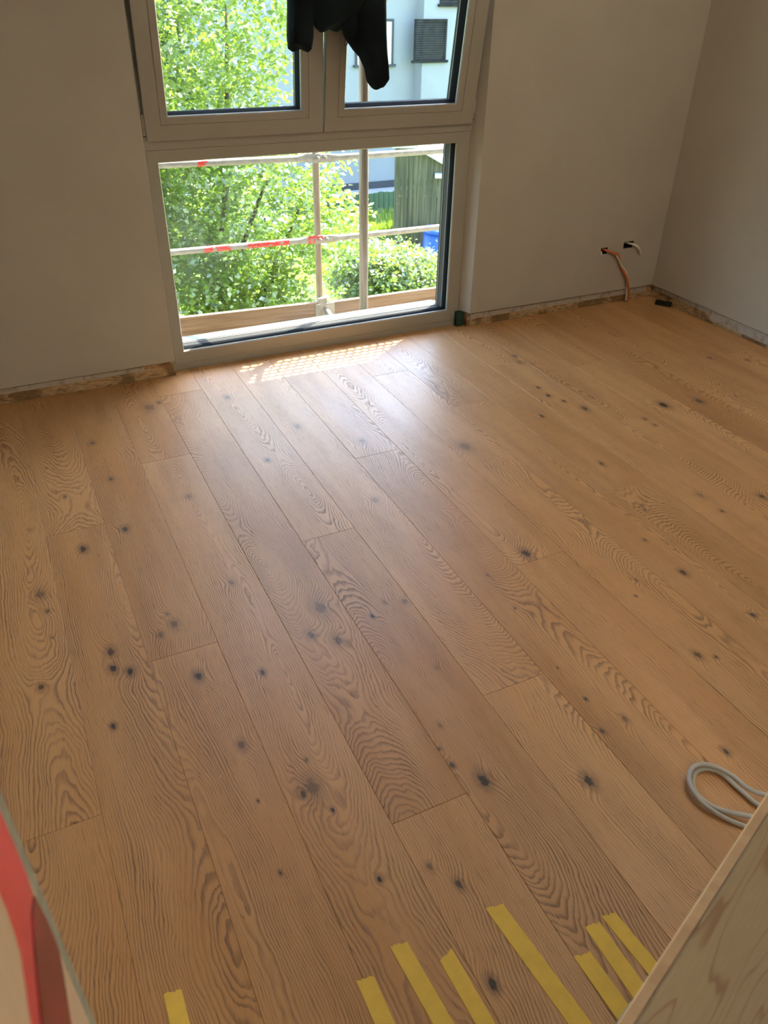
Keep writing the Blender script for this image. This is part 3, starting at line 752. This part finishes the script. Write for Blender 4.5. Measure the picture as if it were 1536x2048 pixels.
# ------------------------------------------------------------------ garden
GZ = -2.92
gv = []; gf = []
n = 30
for a in range(n+1):
    for b_ in range(n+1):
        gv.append((-20+50*a/n, 3.6+56*b_/n, GZ+.05*math.sin(a*1.3)*math.sin(b_*.9)))
for a in range(n):
    for b_ in range(n): gf.append((a*(n+1)+b_, (a+1)*(n+1)+b_, (a+1)*(n+1)+b_+1, a*(n+1)+b_+1))
ground = tag(link('ground', mesh('ground', gv, gf), 'grass'), kind='structure')
rng = np.random.default_rng(5)
def np_mesh(name, verts, faces4):
    me = bpy.data.meshes.new(name); nv = len(verts); nf = len(faces4)
    me.vertices.add(nv); me.vertices.foreach_set('co', verts.astype(np.float32).ravel())
    me.loops.add(nf*4); me.loops.foreach_set('vertex_index', faces4.astype(np.int32).ravel())
    me.polygons.add(nf); me.polygons.foreach_set('loop_start', np.arange(0, nf*4, 4, dtype=np.int32)); me.polygons.foreach_set('loop_total', np.full(nf, 4, dtype=np.int32))
    me.update(); me.validate(); return me
# grass blades on the strips of lawn that show
def blades(regions, cnt):
    V = []
    for (x0, x1, y0, y1) in regions:
        c = np.stack([rng.uniform(x0, x1, cnt), rng.uniform(y0, y1, cnt), np.full(cnt, GZ)], 1)
        an = rng.uniform(0, 6.28, cnt); h = rng.uniform(.06, .16, cnt); ww = .012
        d = np.stack([np.cos(an), np.sin(an), 0*an], 1)*ww
        tip = c+np.stack([rng.normal(0, .04, cnt), rng.normal(0, .04, cnt), h], 1)
        V.append(np.stack([c-d, c+d, tip+d*.2, tip-d*.2], 1))
    V = np.concatenate(V).reshape(-1, 3); return V, np.arange(len(V)).reshape(-1, 4)
v_, f_ = blades([(5.2, 8.6, 10.3, 13.6), (5.6, 9.2, 13.6, 17.0)], 14000)
tag(link('lawn_grass', np_mesh('lawn_grass', v_, f_), 'blade', ground), kind='stuff')

def leaf_cloud(ells, ncl, per, size, seed):
    r = np.random.default_rng(seed); out = []
    vol = np.array([e[3]*e[4]*e[5] for e in ells])**.67; vol = vol/vol.sum()
    for e, fr in zip(ells, vol):
        k = int(ncl*fr)
        d = r.normal(size=(k, 3)); d /= np.linalg.norm(d, axis=1)[:, None]
        rad = r.uniform(.35, 1.0, k)**.6
        lump = 1+.16*np.sin(d[:, 0]*7+seed)*np.sin(d[:, 1]*6)+.12*np.sin(d[:, 2]*9+seed)
        cc = np.array(e[:3])+d*rad[:, None]*lump[:, None]*np.array(e[3:6])
        # twig direction: outward and drooping
        tw = d*np.array([1, 1, .4])+r.normal(0, .4, (k, 3))+np.array([0, 0, .15]); tw /= np.linalg.norm(tw, axis=1)[:, None]
        t = r.uniform(-.13, .16, (k, per))
        pos = cc[:, None, :]+tw[:, None, :]*t[..., None]+r.normal(0, .035, (k, per, 3))
        out.append(pos.reshape(-1, 3))
    P = np.concatenate(out); M = len(P)
    ax = r.normal(size=(M, 3))*np.array([1, 1, .5])+np.array([0, 0, -.25]); ax /= np.linalg.norm(ax, axis=1)[:, None]
    nm = r.normal(size=(M, 3))*.75+np.array([.15, .1, .9]); nm -= ax*(nm*ax).sum(1)[:, None]; nm /= np.linalg.norm(nm, axis=1)[:, None]
    sd = np.cross(ax, nm); L = (size*r.uniform(.65, 1.25, M))[:, None]
    a = P; tip = P+ax*L; mid = P+ax*L*.48
    l_ = mid+sd*L*.30+nm*L*.07; q = mid-sd*L*.30+nm*L*.07
    V = np.stack([a, l_, tip, q], 1).reshape(-1, 3)
    return V, np.arange(M*4).reshape(-1, 4)
def tree(name, label, cat, ells, ncl, per, size, m, base, seed, limbs, r0):
    t = tag(empty(name, base), label, cat)
    V, F = leaf_cloud(ells, ncl, per, size, seed)
    fo = link('foliage', np_mesh('foliage', V-np.array(base), F), m, t); fo['kind'] = 'stuff'
    r = random.Random(seed)
    for k in range(limbs):
        e = ells[k % len(ells)]
        tip = Vector((e[0]+r.uniform(-.6, .6)*e[3], e[1]+r.uniform(-.6, .6)*e[4], e[2]+r.uniform(-.2, .8)*e[5]))
        b0 = Vector(base)+Vector((r.uniform(-.1, .1), r.uniform(-.1, .1), 0))
        mid = b0.lerp(tip, .5)+Vector((r.uniform(-.25, .25), r.uniform(-.25, .25), .25))
        pts = spline([b0, b0.lerp(mid, .5)+Vector((0, 0, .15)), mid, tip], 5)
        tube('branch', pts, [r0*(1-.85*i_/(len(pts)-1)) for i_ in range(len(pts))], 'bark', t, 7)
    return t
tree('leafy_tree', 'tall sunlit green tree filling the view left of the scaffold post', 'tree',
     [(1.60, 8.3, 1.5, 1.75, 1.0, 1.8), (2.35, 8.2, -.45, 1.25, 1.0, 1.0), (1.3, 7.9, -1.5, 1.7, 1.0, 1.2), (2.3, 7.8, -1.9, 1.1, .9, .8), (.4, 8.2, .6, 1.4, 1.0, 2.0)], 5600, 16, .064, 'leaf', (1.6, 8.5, GZ), 3, 9, .09)
tree('leafy_tree', 'darker dense tree standing behind the tall sunlit tree', 'tree',
     [(1.9, 11.4, -.9, 1.75, .8, 2.2), (1.6, 11.4, 1.8, 2.0, .8, 2.0), (-.6, 11.4, 0.2, 2.0, .8, 2.8)], 5200, 14, .085, 'leaf3', (1.8, 11.4, GZ), 9, 7, .11)
tree('shrub', 'pale green rounded shrub below the sunlit tree, beside the lawn', 'shrub',
     [(5.5, 10.9, -2.35, .75, .6, .50), (5.05, 10.8, -2.2, .62, .6, .50), (5.9, 10.9, -2.6, .5, .5, .35)], 2300, 14, .066, 'leaf2', (5.4, 10.9, GZ), 21, 8, .022)

# fence of green boards in front of the neighbour's house
fe = tag(empty('board_fence', (7.9, 17.0, GZ)), 'low green board fence in front of the neighbouring house', 'fence')
for k in range(34):
    x = 5.2+k*.125
    p_ = box('fence_board', (x, x+.115, 17.0+.004*(k % 3), 17.025+.004*(k % 3), GZ, GZ+.46+.012*math.sin(k*1.7)), 'fence', fe)
boxes('fence_rail', [(5.2, 9.5, 17.03, 17.07, GZ+.12, GZ+.18), (5.2, 9.5, 17.03, 17.07, GZ+.32, GZ+.38)], 'fence', fe)

# weathered board shed with pale roof; built round its front left corner, then turned
sh = tag(empty('garden_shed', (6.84, 13.7, GZ)), 'weathered greenish board shed with a pale sloping roof', 'shed')
sh.rotation_euler = (0, 0, -math.radians(26.))
def shed_top(x): return 1.97 - max(0., x-.34)*.50
x = 0.; k = 0
while x < 2.9:
    d = .012*(k % 2)
    v = [(a, b_, (0. if q < 4 else shed_top(a))) for q, (a, b_, c_) in enumerate(boxv(x, x+.108, -.02-d, 0., 0, 1))]
    link('wall_board', mesh('wall_board', v, BOXF), 'shed', sh)
    x += .112; k += 1
bd = boxes('shed_body', [(0., .06, .001, 2.2, 0., 1.9), (.06, 2.9, 2.14, 2.2, 0., .68)], 'shed', sh); bd.location = (0, 0, 0)
rv = []
for (xx, dz) in ((-.08, .0), (.34, 0.), (3.05, -1.355)):
    for yy in (-.16, 2.3):
        for zz in (.02, .09): rv.append((xx, yy, 1.97+dz+zz))
rf = []
for s_ in (0, 1):
    a = s_*4; rf += [(a, a+4, a+6, a+2), (a+1, a+3, a+7, a+5), (a, a+1, a+5, a+4), (a+2, a+6, a+7, a+3)]
rf += [(0, 2, 3, 1), (8, 9, 11, 10)]
me = mesh('roof', rv, rf); bm = bmesh.new(); bm.from_mesh(me); bmesh.ops.recalc_face_normals(bm, faces=bm.faces[:]); bm.to_mesh(me); bm.free()
link('roof', me, 'shed_roof', sh)
wl_ = boxes('wall_lamp', [(.72, .84, -.16, -.035, 1.50, 1.57)], 'shutter', sh); wl_.location = (0, 0, 0)

# blue barrel
bl = tag(empty('rain_barrel', (7.28, 12.85, GZ)), 'blue plastic rain barrel with a lid beside the shed', 'barrel')
def lathe(name, prof, m, parent, n=24):
    v = []; f = []
    for r, z in prof:
        for j in range(n): v.append((r*math.cos(2*math.pi*j/n), r*math.sin(2*math.pi*j/n), z))
    for i_ in range(len(prof)-1):
        for j in range(n): f.append((i_*n+j, i_*n+(j+1) % n, (i_+1)*n+(j+1) % n, (i_+1)*n+j))
    f.append(tuple(range(n-1, -1, -1))); f.append(tuple((len(prof)-1)*n+j for j in range(n)))
    return link(name, mesh(name, v, f), m, parent, True)
lathe('barrel_body', [(.20, 0), (.22, .04), (.245, .3), (.25, .32), (.25, .36), (.245, .38), (.235, .66)], 'barrel', bl)
lathe('barrel_lid', [(.252, .661), (.26, .665), (.26, .71), (.245, .735), (.10, .745)], 'barrel', bl)

# neighbour's house
ho = tag(empty('house', (9., 19.2, GZ)), 'white rendered house with shuttered windows beyond the garden', 'house')
HY = 19.2
boxes('wall', [(2., 10.05, HY, HY+.3, -2.70, 3.0)], 'house', ho)
boxes('wall', [(10.05, 15., HY-.35, HY+.3, -2.70, 3.0)], 'house', ho)
boxes('plinth', [(2., 15., HY-.02, HY+.3, GZ, -2.70)], 'plinth', ho)
boxes('gravel_strip', [(2., 15., HY-1.2, HY-.05, GZ-.02, GZ+.06)], 'slab', ho)
rp = [(1.7, HY-.6, 2.95), (15.3, HY-.6, 2.95), (15.3, HY+5., 5.2), (1.7, HY+5., 5.2)]
rv = [Vector(p)-ho.location for p in rp] + [Vector(p)+Vector((0, 0, .15))-ho.location for p in rp]
link('roof', mesh('roof', rv, BOXF), 'roof', ho)
def shuttered(x0, x1, z0, z1, y, m, slat):
    wv = empty('window'); wv.parent = ho; wv.location = Vector(((x0+x1)/2, y, z0))-ho.location
    fr = boxes('window_frame', [(x0-.05, x0, y-.03, y, z0, z1+.05), (x1, x1+.05, y-.03, y, z0, z1+.05), (x0, x1, y-.03, y, z1, z1+.05), (x0-.1, x1+.1, y-.07, y, z0-.05, z0)], 'plinth' if m == 'shutter' else m, ho)
    fr.name = 'window_frame'
    n = int((z1-z0)/.045)
    bs = [(x0, x1, y-.012-.004*(i_ % 2), y-.001, z0+i_*(z1-z0)/n, z0+(i_+.86)*(z1-z0)/n) for i_ in range(n)]
    s_ = boxes('roller_shutter', bs, m, ho)
    bpy.data.objects.remove(wv, do_unlink=True)
shuttered(8.52, 9.40, -.11, .75, HY, 'shutter', True)
shuttered(9.86, 10.62, -.02, .76, HY-.35, 'shutter_dark', True)
shuttered(10.5, 11.4, 1.10, 1.9, HY-.35, 'shutter_dark', True)

# ------------------------------------------------------------------ added fill lamps inside, out of view
def uplighter(name, loc, power, size, label, face):
    """added fill lamp that throws its light at the ceiling"""
    e = tag(empty(name, loc), label, 'lamp')
    lathe('fill_lamp_bowl', [(.03, -.12), (.10, -.09), (.15, -.03), (.16, .0), (.155, .0), (.145, -.03), (.09, -.08), (.02, -.105)], 'lamp', e)
    if face:
        a = boxes('wall_bracket', [(-.02, .02, min(0, face), max(0, face), -.11, -.085)], 'lamp', e); a.location = (0, 0, 0)
    li = bpy.data.lights.new(name, 'AREA'); li.shape = 'DISK'; li.size = size; li.energy = power; li.color = (1.0, .86, .70)
    lo = bpy.data.objects.new(name + '_light', li); C.objects.link(lo); lo.parent = e; lo.location = (0, 0, .01); lo.rotation_euler = (math.pi, 0, 0)
    return e
pu = uplighter('added_pendant_fill', (2.45, 1.5, 1.95), ROOM_W, .28, 'added fill lamp, a metal bowl hung from the room ceiling', 0)  # unseen lamp, added to lift the brightness of the room
for k in range(3):
    an = k*2.094
    tube('suspension_rod', [(2.45+.15*math.cos(an), 1.5+.15*math.sin(an), 1.945), (2.45+.05*math.cos(an), 1.5+.05*math.sin(an), ZC-.001)], .003, 'lamp', pu, 6)
uplighter('added_hall_fill', (.9, -1.8, 1.55), HALL_W, .28, 'added fill lamp, a bowl on the far hall wall', -.20)  # unseen lamp, added to brighten doorway and floor from behind the camera
